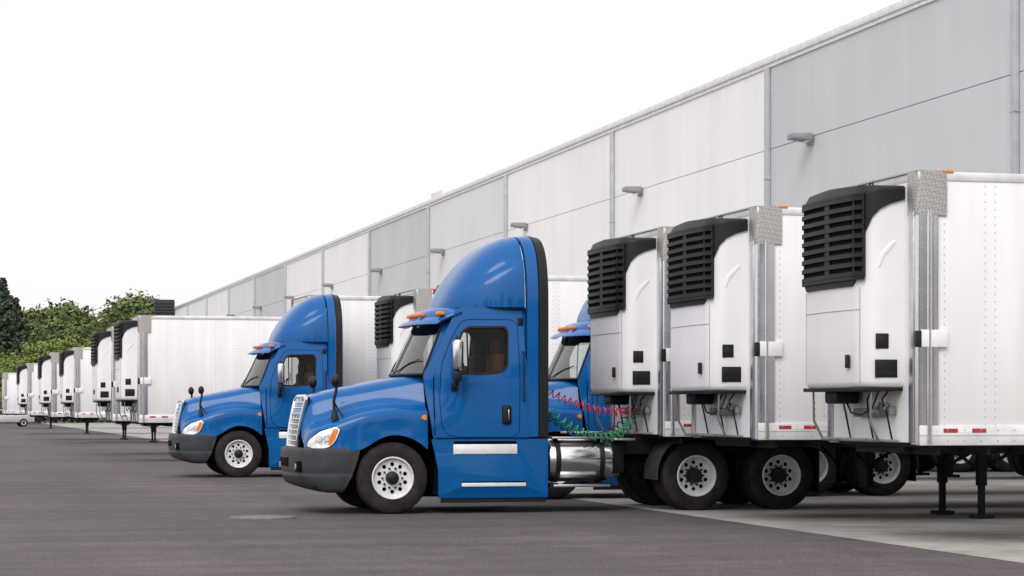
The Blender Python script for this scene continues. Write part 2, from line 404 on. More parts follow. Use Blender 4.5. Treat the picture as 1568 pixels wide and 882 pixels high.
def build_truck():
    T = Tpl()
    S = [(-1.20, 1.40, .42, .80, 1.02),
         (-1.17, 1.55, .46, .92, 1.14),
         (-1.10, 1.655, .50, 1.04, 1.215),
         (-1.0, 1.70, .53, 1.10, 1.25),
         (-.85, 1.745, .56, 1.16, 1.30),
         (-.65, 1.79, .60, 1.20, 1.37),
         (-.45, 1.83, .64, 1.225, 1.44),
         (-.2, 1.88, .70, 1.235, 1.49),
         (.0, 1.92, .75, 1.235, 1.51),
         (.2, 1.955, .80, 1.235, 1.51),
         (.38, 1.99, .86, 1.23, 1.50),
         (.50, 2.01, .90, 1.225, 1.49)]
    rings = []
    for x, zc, wh, wf, zft in S:
        a = .36-(x-.03)**2
        zb = .90 if x < -.46 else (.51+math.sqrt(max(a, .02))+.02)
        zb = max(zb, .80)
        zs = zc-.10
        vy = min(wf-.14, wh+.13)
        half = [(0, zc), (.45*wh, zc-.004), (.82*wh, zc-.022), (wh, zs), (wh+.045, (zs+zft)/2+.05), (vy, zft+.035), (wf-.10, zft-.0), (wf-.03, zft-.045), (wf, zft-.13), (wf-.004, (zft-.15+zb)/2), (wf+.006, zb+.025), (wf+.008, zb)]
        ring = [Vector((x, -y, z)) for y, z in reversed(half)]+[Vector((x, y, z)) for y, z in half[1:]]
        rings.append(ring)
    hood = loft(rings, cap0=False)
    f0 = [Vector((p.x+.03, p.y*.95, max(.92, p.z-.02))) for p in rings[0]]
    f1 = [Vector((-1.10, p.y*.5, .95+(p.z-.9)*.6)) for p in rings[0]]
    hood2 = loft([rings[0], f0, f1])
    hb = subd(join([hood]), 2)
    bvh = BVHTree.FromBMesh(hb)
    T.add('hood', 'blue', [hb], 50)
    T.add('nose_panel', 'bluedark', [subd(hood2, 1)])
    li = []
    for yy in (-1.19, -.55):
        li.append([Vector((.03+.60*math.cos(t), yy, .51+.62*math.sin(t))) for t in [math.pi*k/16 for k in range(-1, 18)]])
    T.add('wheel_arch_liner', 'void', [mir(loft(li)), box(-.6, .66, -.62, .62, .45, 1.15)])
    def patch(outline, off, step=.02):
        bm = plate2d(outline, (), 0.0)
        xs = [p[0] for p in outline]; zs = [p[1] for p in outline]
        cut(bm, 0, [min(xs)+i*step for i in range(1, int((max(xs)-min(xs))/step)+1)])
        cut(bm, 2, [min(zs)+i*step for i in range(1, int((max(zs)-min(zs))/step)+1)])
        for v in bm.verts:
            h = bvh.ray_cast(Vector((v.co.x, -3, v.co.z)), Vector((0, 1, 0)))
            if h[0] is not None and h[0].y < 0:
                v.co = h[0]+Vector((-.5, -1, 0)).normalized()*off
            else: v.co.y = -.8-off
        bmesh.ops.recalc_face_normals(bm, faces=bm.faces)
        return bm
    hl = rnd([(-1.185, .955), (-1.15, 1.06), (-1.02, 1.17), (-.80, 1.235), (-.745, 1.20), (-.82, 1.02), (-.90, .95), (-1.05, .925)], .04)
    T.add('headlight_frame', 'void', mir(patch(rnd([(-1.192, .945), (-1.16, 1.065), (-1.03, 1.18), (-.80, 1.247), (-.733, 1.205), (-.81, 1.01), (-.89, .94), (-1.05, .915)], .04), .004)))
    T.add('headlight', 'headlight', mir(patch(hl, .010)))
    T.add('headlight_bezel', 'galv', mir(join([patch(circ(-1.03, 1.06, .05, 14), .013), patch(circ(-.93, 1.07, .045, 14), .013)])))
    T.add('headlight_bulb', 'headlight', mir(join([patch(circ(-1.03, 1.06, .038, 12), .017), patch(circ(-.93, 1.07, .033, 12), .017)])))
    T.add('headlight_turn_signal', 'amber', mir(patch(rnd([(-.845, 1.20), (-.80, 1.222), (-.765, 1.195), (-.84, 1.02), (-.895, .965), (-.91, 1.0)], .02), .014)))
    T.add('fender_marker', 'amber', mir(patch(rnd([(.40, 1.36), (.44, 1.405), (.54, 1.40), (.55, 1.34), (.46, 1.33)], .015), .012)))
    # grille
    def gx(z): return -1.235+.13*((z-.93)/.73)**1.6
    def gw(z): return .42+.10*((z-.93)/.73)
    zb, zt = .95, 1.66
    pts = []
    for t in range(9): z = zb+(zt-zb-.05)*t/8; pts.append((gx(z)-.01, -gw(z), z))
    for t in range(1, 8): y = -gw(zt)*.92+2*gw(zt)*.92*t/8; pts.append((gx(zt)-.01, y, zt+.01))
    for t in range(8, -1, -1): z = zb+(zt-zb-.05)*t/8; pts.append((gx(z)-.01, gw(z), z))
    T.add('grille_surround', 'chrome', tube(pts, .028, 3, True))
    back = [[Vector((gx(z)+.035, s*gw(z), z)) for s in (-1, -.5, 0, .5, 1)] for z in [zb+(zt-zb)*i/8 for i in range(9)]]
    T.add('grille_backing', 'void', loft(back))
    gb = []
    for i in range(1, 9):
        z = zb+(zt-zb)*i/9
        gb.append(tube([(gx(z)-.012, -gw(z), z), (gx(z)-.03, 0, z), (gx(z)-.012, gw(z), z)], .012, 2))
    for s in (-.75, -.5, -.25, 0, .25, .5, .75):
        gb.append(tube([(gx(z)-.015, s*gw(z), z) for z in [zb+(zt-zb)*i/6 for i in range(7)]], .008, 2))
    T.add('grille_bars', 'chrome', gb)
    # bumper
    def plan(ins, xe):
        pts = [(xe, -1.215+ins), (xe-.2, -1.215+ins), (-.95+ins*.3, -1.20+ins), (-1.10+ins*.6, -1.14+ins), (-1.23+ins, -1.0+ins), (-1.31+ins, -.75), (-1.36+ins, -.4), (-1.375+ins, 0)]
        return pts+[(x, -y) for x, y in reversed(pts[:-1])]
    rr = []
    for z, ins, xe in [(.935, .16, -.50), (.94, .02, -.47), (.925, 0, -.465), (.80, -.005, -.50), (.62, 0, -.56), (.585, .012, -.57), (.57, .012, -.575), (.54, 0, -.585), (.40, .02, -.66), (.32, .06, -.70), (.30, .12, -.72), (.30, .35, -.72)]:
        rr.append([Vector((x, y, z-(.0 if z > .5 else -.10*sm((-x-.9)/.4)))) for x, y in plan(ins, xe)])
    bmp = loft(rr)
    T.add('bumper', 'plastic', subd(bmp, 1), 40)
    T.add('bumper_openings', 'void', [box(-1.375, -1.3, -.35, .35, .66, .80, .02)]+[box(-1.315, -1.2, s*.76-.15, s*.76+.15, .60, .75, .02) for s in (-1, 1)]+[box(-1.1, -.6, -1.05, 1.05, .36, .88)])
    T.add('fog_light', 'headlight', [cyl((-1.325, s*.74, .67), (-1.28, s*.74, .67), .045) for s in (-1, 1)])
    # cab sides
    outl = rnd([(.58, 1.06), (.52, 1.5), (.46, 1.97), (.55, 2.14), (.86, 2.74), (.92, 2.88), (1.0, 2.95), (1.98, 2.95), (1.98, 1.06)], .05)
    win = rnd([(.955, 2.0), (.93, 2.36), (1.03, 2.60), (1.12, 2.655), (1.64, 2.665), (1.685, 2.60), (1.66, 2.11), (1.57, 2.02), (1.3, 1.995)], .05)
    zc = [1.1+.1*i for i in range(19)]; xc = [.5+.1*i for i in range(15)]
    side = cut(cut(plate2d(outl, [win], .012), 2, zc), 0, xc)
    T.add('cab_side', 'blue', mir(bend_side(side, 0)), 30)
    lin = cut(cut(plate2d(outl, [win], .005), 2, zc), 0, xc)
    T.add('cab_lining', 'interior', mir(bend_side(lin, -.035)))
    def shrink(pts, d):
        c = Vector((sum(p[0] for p in pts)/len(pts), sum(p[1] for p in pts)/len(pts))); o = []
        for p in pts:
            v = Vector(p)-c; o.append(tuple(c+v*(1+d/v.length)))
        return o
    gk = cut(cut(plate2d(shrink(win, .022), [shrink(win, -.012)], .004), 2, zc), 0, xc)
    T.add('window_gasket', 'black', mir(bend_side(gk, .015)))
    gl = cut(cut(plate2d(win, (), 0), 2, zc), 0, xc)
    T.add('side_window', 'glass', mir(bend_side(gl, -.012)))
    T.add('window_divider', 'black', mir(tube([(x, -cabw(x, z)-.0, z) for x, z in [(1.09, 2.0), (1.09, 2.3), (1.09, 2.64)]], .012)))
    door = [(.70, 2.0), (.68, 1.6), (.70, 1.25), (.78, 1.12), (.95, 1.085), (1.75, 1.085), (1.84, 1.15), (1.85, 2.0), (1.83, 2.70), (1.76, 2.77), (1.10, 2.77), (.99, 2.72), (.86, 2.50), (.72, 2.15)]
    door = rnd(door, .08)
    dd = []
    for i in range(len(door)):
        a = Vector(door[i]); b = Vector(door[(i+1) % len(door)]); k = max(1, int((b-a).length/.1))
        for j in range(k): q = a+(b-a)*j/k; dd.append((q.x, -cabw(q.x, q.y)-.0105, q.y))
    seams = [mir(tube(dd, .0055, 1, True))]
    seams.append(mir(tube([(.6, -cabw(.6, z)-.012, z) for z in [1.12, 1.4, 1.6, 1.8, 1.95]], .010, 1)))
    seams.append(mir(tube([(x, -1.236, 1.075) for x in (.62, 1.2, 1.96)], .008, 1)))
    T.add('door_seam', 'seam', seams)
    T.add('door_handle', 'black', mir(box(1.585, 1.715, -1.26, -1.225, 1.27, 1.54, .03, 3)))
    T.add('door_handle_grip', 'chrome', mir(box(1.665, 1.685, -1.275, -1.25, 1.33, 1.48, .008)))
    T.add('grab_handle', 'black', mir(tube([(1.90, -1.2, 1.6), (1.90, -1.28, 1.62), (1.90, -1.26, 2.3), (1.90, -1.14, 2.32)], .011)))
    T.add('door_latch_trim', 'black', mir(box(1.84, 1.92, -1.135, -1.105, 2.68, 2.80, .01)))
    # windshield
    def wsx(y, t): return (.24+.36*t)+(.22-.02*t)*(abs(y)/1.0)**2.2
    ws = []
    for i in range(7):
        t = i/6; w = 1.03-.08*t; ws.append([Vector((wsx(y, t), y, 1.985+.74*t)) for y in [w*(-1+2*j/16) for j in range(17)]])
    T.add('windshield', 'wglass', loft(ws))
    fr = [tube([p+Vector((-.005, 0, 0)) for p in ws[0]], .018, 2), tube([p for p in ws[-1]], .02, 2),
          tube([r[0]+Vector((-.005, -.005, 0)) for r in ws], .018, 2), tube([r[-1]+Vector((-.005, .005, 0)) for r in ws], .018, 2),
          tube([(wsx(0, t)-.012, 0, 1.985+.74*t) for t in (0, .5, 1)], .008, 1)]
    for s in (-1, 1):
        fr.append(tube([(wsx(s*.1, .02)-.03, s*.12, 2.0), (wsx(s*.55, .25)-.02, s*.55, 2.15), (wsx(.8, .3)-.02, s*.85, 2.2)], .009, 1))
    T.add('windshield_frame', 'black', fr)
    pil = [[Vector((wsx(1.03-.08*t, t)-.0, -(1.03-.08*t), 1.985+.74*t)) for t in [i/6 for i in range(7)]],
           [Vector((.50+.36*t+.05, -(cabw(.55+.36*t, 1.985+.74*t)+.005), 1.985+.74*t)) for t in [i/6 for i in range(7)]]]
    T.add('a_pillar', 'blue', mir(loft(pil)))
    cw = [[Vector((.36+.2*(abs(y))**2-.12, y, 1.97)) for y in [-1.0+2*i/12 for i in range(13)]], [Vector((.62, y, 2.0)) for y in [-1.08+2.16*i/12 for i in range(13)]], [Vector((.62, y, 1.3)) for y in [-1.15+2.3*i/12 for i in range(13)]]]
    T.add('cowl', 'black', loft(cw))
    hd = []
    for dz, dx in [(-.02, -.01), (.06, -.02), (.14, .0), (.2, .06), (.235, .16), (.245, .3)]:
        hd.append([Vector((wsx(y, 1)+dx, y*(1.0 if dz < .1 else 1.07), 2.725+dz-(.10*(abs(y)/.97)**6 if dz > .1 else 0))) for y in [.97*(-1+2*j/20) for j in range(21)]])
    last = [Vector((2.0, p.y*1.02, p.z)) for p in hd[-1]]
    hd.append(last)
    T.add('roof', 'blue', loft(hd), 40)
    vs = []
    for dx, dz in [(-.235, .0), (-.20, .035), (-.02, .12), (.12, .175), (.13, .155), (-.02, .095), (-.20, .01)]:
        vs.append([Vector((wsx(y, 1)+dx+.03*abs(y)**3, y*(1.0), 2.705+dz)) for y in [1.12*(-1+2*j/20) for j in range(21)]])
    vs.append(vs[0])
    T.add('sun_visor', 'blue', loft(vs), 60)
    T.add('clearance_lights', 'amber', [box(wsx(y, 1)-.10, wsx(y, 1)+.02, y-.06, y+.06, 2.83, 2.885, .018) for y in (-.95, -.35, 0, .35, .95)])
    # roof fairing
    def sect(x, w, h, zb=2.95, n=28, pw=.62):
        r = []
        for i in range(n+1):
            a = math.pi*i/n; c, s = math.cos(a), math.sin(a)
            r.append(Vector((x, -w*math.copysign(abs(c)**pw, c), zb+h*abs(s)**.78)))
        return r
    fa = []
    for i in range(30):
        t = (i/29)**1.5
        x = .84+1.10*t; tt = (x-.84)/1.22
        h = 1.095*(1-(1-min(1, tt))**2)**.78+.01
        w = 1.165*(1-(1-min(1, tt))**2.6)**.34+.12*(i == 0)
        s = sect(x, max(w, .3), h, 2.93, 64, .62-.08*t)
        zl = 3.0+.62*max(0, (x-.95))**.8
        for p in s:
            if abs(p.y) > .35*w:
                p.y *= 1-.035*sm((p.z-zl)/.07)*sm((x-.95)/.3)
        fa.append(s)
    T.add('roof_fairing', 'blue', loft(fa, cap0=True), 40)
    T.add('fairing_base', 'seam', mir(tube([(p[0].x, p[0].y-.001, 2.945) for p in fa], .010, 1)))
    def hoop(x, w, zt, z0):
        s = sect(x, w, zt-2.93, 2.93, 28, .50)
        return [Vector((x, -w, z0)), Vector((x, -w, 1.6)), Vector((x, -w, 2.3))]+s+[Vector((x, w, 2.3)), Vector((x, w, 1.6)), Vector((x, w, z0))]
    T.add('side_extender', 'blue', loft([hoop(1.955, 1.20, 3.98, 1.10), hoop(1.96, 1.225, 4.02, 1.09), hoop(2.12, 1.235, 4.04, 1.09), hoop(2.12, 1.19, 3.99, 1.10), hoop(1.97, 1.18, 3.97, 1.1)]), 40)
    T.add('extender_rubber', 'black', loft([hoop(2.127, 1.22, 4.03, 1.10), hoop(2.137, 1.238, 4.042, 1.09), hoop(2.27, 1.238, 4.015, 1.09), hoop(2.27, 1.20, 3.98, 1.10), hoop(2.13, 1.19, 3.98, 1.1)]), 40)
    T.add('fairing_seam', 'seam', [tube([v for v in hoop(1.947, 1.195, 3.985, 1.1)], .010, 1)])
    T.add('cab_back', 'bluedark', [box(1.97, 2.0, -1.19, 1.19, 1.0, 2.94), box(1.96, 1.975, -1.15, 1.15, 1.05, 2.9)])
    # skirt
    sk = rnd([(.66, .22), (.645, .62), (.60, .86), (.55, 1.06), (2.27, 1.06), (2.27, .22)], .02)
    stephole = rnd([(.86, .84), (.88, 1.03), (1.80, 1.03), (1.82, .84)], .02)
    low = rnd([(.98, .37), (.98, .455), (1.95, .455), (1.95, .37)], .02)
    s_ = plate2d(sk, [stephole, low], .012)
    for v in s_.verts: v.co.y += -1.215-.02*sm((.9-v.co.z)/.2)+.05*sm((.4-v.co.z)/.2)
    T.add('side_skirt', 'blue', mir(cut(s_, 2, [.3, .4, .7, .8, .9])), 30)
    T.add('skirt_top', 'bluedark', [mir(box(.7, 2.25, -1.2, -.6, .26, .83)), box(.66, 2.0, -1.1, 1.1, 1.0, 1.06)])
    T.add('step_plate', 'step', [mir(box(.87, 1.81, -1.232, -1.02, .845, .985, .008)), mir(box(.99, 1.94, -1.235, -1.02, .38, .435, .008))])
    T.add('step_void', 'void', mir(box(.86, 1.82, -1.2, -.95, .83, 1.04)))
    T.add('skirt_rubber', 'black', mir(box(.70, 2.25, -1.18, -1.15, .15, .25)))
    # interior
    T.add('interior', 'interior', [box(.62, .98, -1.0, 1.0, 1.5, 1.97, .04), box(1.9, 1.95, -1.05, 1.05, 1.1, 2.9), box(.7, 1.9, -1.05, 1.05, 1.1, 1.14)])
    st = []
    for s in (-1, 1):
        st += [box(1.25, 1.75, s*.6-.25, s*.6+.25, 1.5, 1.66, .05), box(1.55, 1.73, s*.6-.25, s*.6+.25, 1.6, 2.30, .06), box(1.58, 1.70, s*.6-.13, s*.6+.13, 2.29, 2.52, .05)]
    T.add('seats', 'seat', st)
    T.add('steering_wheel', 'black', [tube([(1.05+.1*math.sin(a), -.6+.22*math.cos(a), 1.95+.2*math.sin(a)) for a in [2*math.pi*i/20 for i in range(20)]], .015, 2, True)])
    # mirrors
    mm = [box(.80, .925, -1.60, -1.36, 2.04, 2.47, .045, 3)]
    T.add('mirror_shell', 'chrome', mir(join(mm)))
    T.add('mirror_glass', 'black', mir(join([box(.915, .94, -1.58, -1.38, 2.07, 2.44, .01), box(.82, .93, -1.55, -1.38, 1.88, 2.04, .03)])))
    T.add('mirror_bracket', 'black', mir(join([tube([(.88, -1.45, 2.48), (.9, -1.3, 2.52), (.95, -1.12, 2.45)], .018), tube([(.87, -1.45, 1.9), (.88, -1.42, 1.82), (.88, -1.2, 1.80)], .025), box(.84, .93, -1.26, -1.18, 1.74, 1.88, .02)])))
    hm = []
    for s in (-1, 1):
        x0, y0, z0 = -.80, s*1.0, 1.36
        hm.append(tube([(x0, y0, z0), (x0-.01, y0, z0+.25), (x0+.02, y0, z0+.38), (x0+.03, y0, z0+.48)], .022, 2))
        hm.append(cyl((x0, y0, z0-.03), (x0, y0, z0+.12), .06, 16, .03))
        hm.append(tube([(x0+.12, s*1.03, z0+.02), (x0+.06, y0, z0+.10), (x0, y0, z0+.22)], .013, 1))
        b = new(); bmesh.ops.create_uvsphere(b, u_segments=16, v_segments=10, radius=1)
        for v in b.verts: v.co = Vector((x0+.01+.065*v.co.x, y0+.09*v.co.y, z0+.53+.09*v.co.z))
        hm.append(b)
    T.add('hood_mirror', 'black', hm)
    # tank
    def tank(x0, x1, y, z, r):
        prof = [(0, 0), (r*.8, 0), (r*.95, .015), (r, .05)]; L_ = x1-x0
        prof = prof+[(r, L_-.05), (r*.95, L_-.015), (r*.8, L_), (0, L_)]
        b = lathe(prof, (0, 0, 0), 32)
        for v in b.verts: v.co = Vector((x0+v.co.y, y+v.co.x, z+v.co.z))
        return b
    T.add('fuel_tank', 'chrome', [tank(2.30, 3.27, s*.88, .745, .31) for s in (-1, 1)], 30)
    st = []
    for s in (-1, 1):
        for x in (2.44, 3.10):
            st.append(lathe([(.308, 0), (.322, .005), (.322, .075), (.308, .08)], (0, 0, 0), 32))
            for v in st[-1].verts: v.co = Vector((x-.04+v.co.y, s*.88+v.co.x, .745+v.co.z))
        st.append(box(2.3, 3.26, s*.45-.03, s*.45+.03, .5, .9))
    T.add('tank_straps', 'black', st)
    T.add('tank_step', 'alu', [box(2.35, 3.2, -1.23, -1.0, .36, .40, .008), box(2.35, 3.2, -1.15, -.95, 1.06, 1.085, .005), box(3.3, 3.62, -1.1, -.3, 1.03, 1.06, .006), box(2.9, 3.6, -.4, .4, 1.12, 1.15, .006)])
    T.add('tank_step_bracket', 'black', [box(2.3, 2.42, -1.22, -.6, .35, .42), box(3.1, 3.22, -1.22, -.6, .35, .42), box(3.28, 3.52, -.9, -.5, .55, 1.0, .04), box(3.28, 3.5, .5, .9, .5, 1.0, .04)])
    # frame
    fz = [box(-1.1, 6.55, s*.43-.04, s*.43+.04, .82, 1.08) for s in (-1, 1)]
    fz += [box(x-.05, x+.05, -.42, .42, .84, 1.04) for x in (-.9, 2.5, 3.6, 5.18, 6.45)]
    fz += [cyl((0, -.9, .5), (0, .9, .5), .06), box(-.15, .15, -.5, .5, .42, .62, .03)]
    for x in (4.52, 5.84):
        fz += [cyl((x, -.9, .51), (x, .9, .51), .09), box(x-.22, x+.22, -.25, .25, .33, .72, .08), box(x-.1, x+.1, -.5, -.36, .5, .84), box(x-.1, x+.1, .36, .5, .5, .84)]
    fz += [cyl((2.1, 0, .75), (4.5, 0, .6), .05), box(.6, 2.0, -.4, .4, .55, 1.0, .05)]
    T.add('chassis_frame', 'frame', fz)
    fw = [plate2d(rnd([(4.75, -.45), (5.5, -.45), (5.85, -.2), (5.55, -.06), (5.55, .06), (5.85, .2), (5.5, .45), (4.75, .45), (4.6, .2), (4.6, -.2)], .08), (), .02)]
    for b in fw:
        for v in b.verts: v.co = Vector((v.co.x, v.co.z, 1.05+v.co.y))
    T.add('fifth_wheel', 'frame', fw)
    qf = []
    for s in (-1, 1):
        ra = []
        for dr in (0.60, .625):
            ra.append([[Vector((4.52+dr*math.cos(R(a)), s*y, .51+dr*math.sin(R(a)))) for a in range(95, 186, 9)] for y in (.62, 1.22)])
        qf.append(loft([ra[0][0], ra[0][1], ra[1][1], ra[1][0]]))
    T.add('quarter_fender', 'plastic', qf)
    T.add('mud_flap', 'black', [box(6.42, 6.44, s*.93-.28, s*.93+.28, .25, .98) for s in (-1, 1)])
    T.add('tail_light_bar', 'frame', box(6.46, 6.56, -.9, .9, .86, .98, .01))
    T.add('tail_light', 'red', [cyl((6.56, s*.7, .92), (6.575, s*.7, .92), .05) for s in (-1, 1)])
    acc = {}
    for s in (-1, 1):
        merge_w(acc, wheel_parts(0, s*1.20, s))
        for x in (4.52, 5.84):
            merge_w(acc, wheel_parts(x, s*1.22, s, rear=True))
            merge_w(acc, wheel_parts(x, s*.89, s, rear=True))
    T.add('tyres', 'rubber', acc['tire']); T.add('rims', 'rim', acc['rim'], 30); T.add('hubs', 'black', acc['hub']); T.add('wheel_backing', 'void', acc['dark'])
    def coil(pts, turns, rad, r, n=16):
        P_ = [Vector(p) for p in pts]
        def bez(t):
            q = P_[:]
            while len(q) > 1: q = [q[i]*(1-t)+q[i+1]*t for i in range(len(q)-1)]
            return q[0]
        out = []
        N_ = turns*n
        for i in range(N_+1):
            t = i/N_; c = bez(t); d = (bez(min(1, t+.01))-bez(max(0, t-.01))).normalized()
            u = d.cross(Vector((0, 1, 0))).normalized(); w = d.cross(u)
            e = min(1, t*12, (1-t)*12)
            a = 2*math.pi*i/n
            out.append(c+(u*math.cos(a)+w*math.sin(a))*rad*e)
        return tube(out, r, 1)
    T.add('red_air_hose', 'hosered', coil([(2.05, -.3, 2.0), (2.4, -.7, 1.78), (2.9, -.95, 1.42), (3.3, -.9, 1.36), (3.80, -.7, 1.50)], 22, .055, .010))
    T.add('green_air_hose', 'hosegreen', coil([(2.05, -.25, 1.95), (2.35, -1.0, 1.45), (2.85, -1.35, .80), (3.45, -1.3, .95), (3.80, -.5, 1.50)], 24, .060, .012))
    T.add('electric_cable', 'black', coil([(2.05, -.1, 1.95), (2.4, -.4, 1.35), (2.9, -.7, .90), (3.4, -.6, .95), (3.80, -.4, 1.50)], 22, .045, .009))
    return T

TR = build_truck()
TR.place('semi_truck', (6.286, 32.97, 0))
TR.place('semi_truck', (9.85, 37.45, 0))
TR.place('semi_truck', (6.38, 50.6, 0))

# ------------------------------------------------------------------ TRAILER
def build_trailer(reefer=True, gear_up=False):
    T = Tpl()
    L_ = 16.15
    T.add('body', 'skin', box(.03, L_, -1.295, 1.295, 1.30, 4.02, .02))
    T.add('lower_front_wall', 'whitep', [box(.0, .04, -1.20, 1.20, 1.12, 4.0)])
    T.add('top_rail', 'alupaint', [box(.0, L_+.01, -1.31, 1.31, 4.0, 4.10, .015)])
    T.add('bottom_rail', 'alupaint', [mir(box(.02, L_+.01, -1.315, -1.2, 1.09, 1.31, .008)), mir(box(.02, L_+.0, -1.322, -1.2, 1.20, 1.215))])
    riv = []
    for i in range(80):
        x = .35+i*.2
        for z in (1.14, 1.26):
            b = new(); bmesh.ops.create_cone(b, cap_ends=True, segments=6, radius1=.011, radius2=.007, depth=.012)
            bmesh.ops.transform(b, matrix=Matrix.Translation((x, -1.318, z)) @ Matrix.Rotation(R(90), 4, 'X'), verts=b.verts); riv.append(b)
    T.add('rail_rivets', 'galv', riv)
    T.add('floor_pan', 'frame', box(.1, L_-.1, -1.19, 1.19, 1.07, 1.25))
    tape_r, tape_w = [], []
    for i in range(6):
        x = .30+i*2.6
        tape_r += [box(x, x+.17, -1.319, -1.30, 1.23, 1.275), box(x+.34, x+.51, -1.319, -1.30, 1.23, 1.275)] if i == 0 else [box(x, x+.28, -1.319, -1.30, 1.23, 1.275)]
        tape_w += [box(x+.17, x+.34, -1.319, -1.30, 1.23, 1.275)] if i == 0 else [box(x+.28, x+.5, -1.319, -1.30, 1.23, 1.275)]
    T.add('red_tape', 'red', tape_r); T.add('white_tape', 'whitep', tape_w)
    post = []
    for s in (-1, 1):
        pts = [(.24, s*1.31), (.05, s*1.31), (.012, s*1.297), (-.008, s*1.27), (-.012, s*1.14)]
        post.append(loft([[Vector((x, y, z)) for x, y in pts] for z in (1.10, 3.66)]))
        post.append(cyl((.13, s*1.318, 1.12), (.13, s*1.318, 3.66), .03, 16))
    T.add('corner_post', 'chrome', post)
    T.add('front_corner_trim', 'alu', [mir(box(-.03, -.005, -1.24, -1.12, 1.12, 3.66, .006))])
    q = []
    for s in (-1, 1):
        pts = [(.34, s*1.318), (.05, s*1.318), (.0, s*1.30), (-.02, s*1.26), (-.024, s*1.08)]
        q.append(loft([[Vector((x, y, z)) for x, y in pts] for z in (3.62, 4.105)]))
    q.append(box(-.02, .3, -1.3, 1.3, 4.095, 4.112))
    T.add('corner_cap', 'quilt', q)
    T.add('marker_light', 'amber', [mir(box(.30, .42, -1.325, -1.25, 4.09, 4.118, .006)), mir(box(2.5, 2.6, -1.325, -1.31, 1.13, 1.17, .005))])
    T.add('latch_box', 'whitep', [mir(box(.03, .34, -1.345, -1.30, 2.17, 2.36, .008))])
    T.add('latch_knob', 'black', [mir(box(-.03, .035, -1.34, -1.28, 2.17, 2.35, .01))])
    if reefer:
        n0 = len(T.parts)
        def perim(off=0.0, n=16):
            pts = []
            for i in range(7): pts.append((-.30*i/7, -.99))
            for i in range(n+1):
                a = math.pi/2*i/n; pts.append((-.30-.28*math.sin(a), -.71-.28*math.cos(a)))
            for i in range(1, 10): y = -.71+1.42*i/10; pts.append((-.58-.035*(1-(y/.71)**2), y))
            h = pts[:]
            full = h+[(x, -y) for x, y in reversed(h[:24])]
            out = []
            for i, (x, y) in enumerate(full):
                a = Vector(full[max(0, i-1)]); b = Vector(full[min(len(full)-1, i+1)]); d = (b-a).normalized()
                nn = Vector((d.y, -d.x))
                if nn.dot(Vector((x+.1, y))) < 0: nn = -nn
                out.append(Vector((x, y))+nn*off)
            return out
        P0 = perim()
        def bz(x, y):
            if abs(y) <= .72: return 2.86
            return lerp_tab([(-.58, 2.87), (-.565, 2.95), (-.54, 3.22), (-.50, 3.45), (-.43, 3.62), (-.34, 3.71), (-.2, 3.77), (0, 3.82)], x)
        rg = []
        for z, o in [(1.73, -.05), (1.75, -.02), (1.80, 0), (2.3, .0), (2.8, .0), (3.3, .0), (3.9, 0)]:
            rg.append([Vector((p.x, p.y, z)) for p in perim(o)])
        T.add('reefer_shell', 'unit', [loft(rg, closed=True, cap0=True)], 50)
        rg = []
        for k in range(13):
            t = k/12; o = .025-(.0 if t < .85 else .06*((t-.85)/.15)**2)
            if k == 0: o = -.005
            if k == 1: t = .004
            row = []
            for p, p0 in zip(perim(o), P0):
                b = bz(p0.x, p0.y)
                row.append(Vector((p.x, p.y, b+(3.975-b)*t+.03*(1-abs(p.y))*t)))
            rg.append(row)
        T.add('reefer_top_shell', 'slat', [loft(rg, closed=True, cap1=True)], 40)
        lo = 7+8; hi = len(P0)-1-lo
        def strip(z0, z1, o0, o1, droop=0.0, i0=lo, i1=hi):
            A = perim(o0)[i0:i1+1]; B = perim(o1)[i0:i1+1]
            r = []
            for a, b in zip(A, B):
                r.append([Vector((a.x, a.y, z0)), Vector((b.x, b.y, z0-droop)), Vector((b.x, b.y, z1-droop)), Vector((a.x, a.y, z1))])
            return loft(r, closed=True, cap0=True, cap1=True)
        T.add('louver_cavity', 'void', strip(2.96, 3.86, .0, .029))
        sl = [strip(2.99+i*.105, 3.035+i*.105, .02, .062, .02) for i in range(9)]
        sl += [strip(2.93, 2.965, .02, .06), strip(3.86, 3.89, .02, .06)]
        nP = hi-lo
        for f in (0, .22, .5, .78, 1):
            k = lo+int(f*(nP-1)); sl.append(strip(2.95, 3.87, .02, .05, 0, k, k+1) if f in (0, 1) else strip(2.95, 3.87, .02, .045, 0, k, k+1))
        T.add('louver_slats', 'slat', sl, 30)
        sd = [box(-.40, -.22, -1.002, -.985, 2.16, 2.33, .01), box(-.41, -.10, -1.003, -.985, 1.84, 2.04, .01)]
        T.add('unit_panels', 'black', [mir(join(sd)), box(-.64, -.60, -.66, -.58, 1.95, 2.10, .01)])
        T.add('unit_display', 'slat', mir(join([box(-.37, -.25, -1.008, -.99, 2.20, 2.29, .004), box(-.38, -.13, -1.008, -.99, 1.88, 1.90), box(-.38, -.13, -1.008, -.99, 1.94, 1.96)])))
        P1 = perim(.003)
        k = 7+11
        sm_ = [tube([(P1[k].x, P1[k].y, z) for z in (1.78, 2.85)], .006, 1), tube([(P1[-1-k].x, P1[-1-k].y, z) for z in (1.78, 2.85)], .006, 1),
               tube([(p.x, p.y, 2.60) for p in P1[k:len(P1)-k]], .004, 1)]
        T.add('shell_seams', 'galv', sm_)
        bl = plate2d(rnd([(-.36, 3.05), (-.33, 3.22), (-.16, 3.36), (-.10, 3.36), (-.28, 3.18)], .04), (), .006, .004)
        for v in bl.verts: v.co.y -= .989
        T.add('shell_crease', 'unit', mir(bl))
        T.add('hoist_eye', 'black', [tube([(-.25, y-.05, 3.97), (-.25, y-.04, 4.04), (-.25, y+.04, 4.04), (-.25, y+.05, 3.97)], .012) for y in (-.55, .55)])
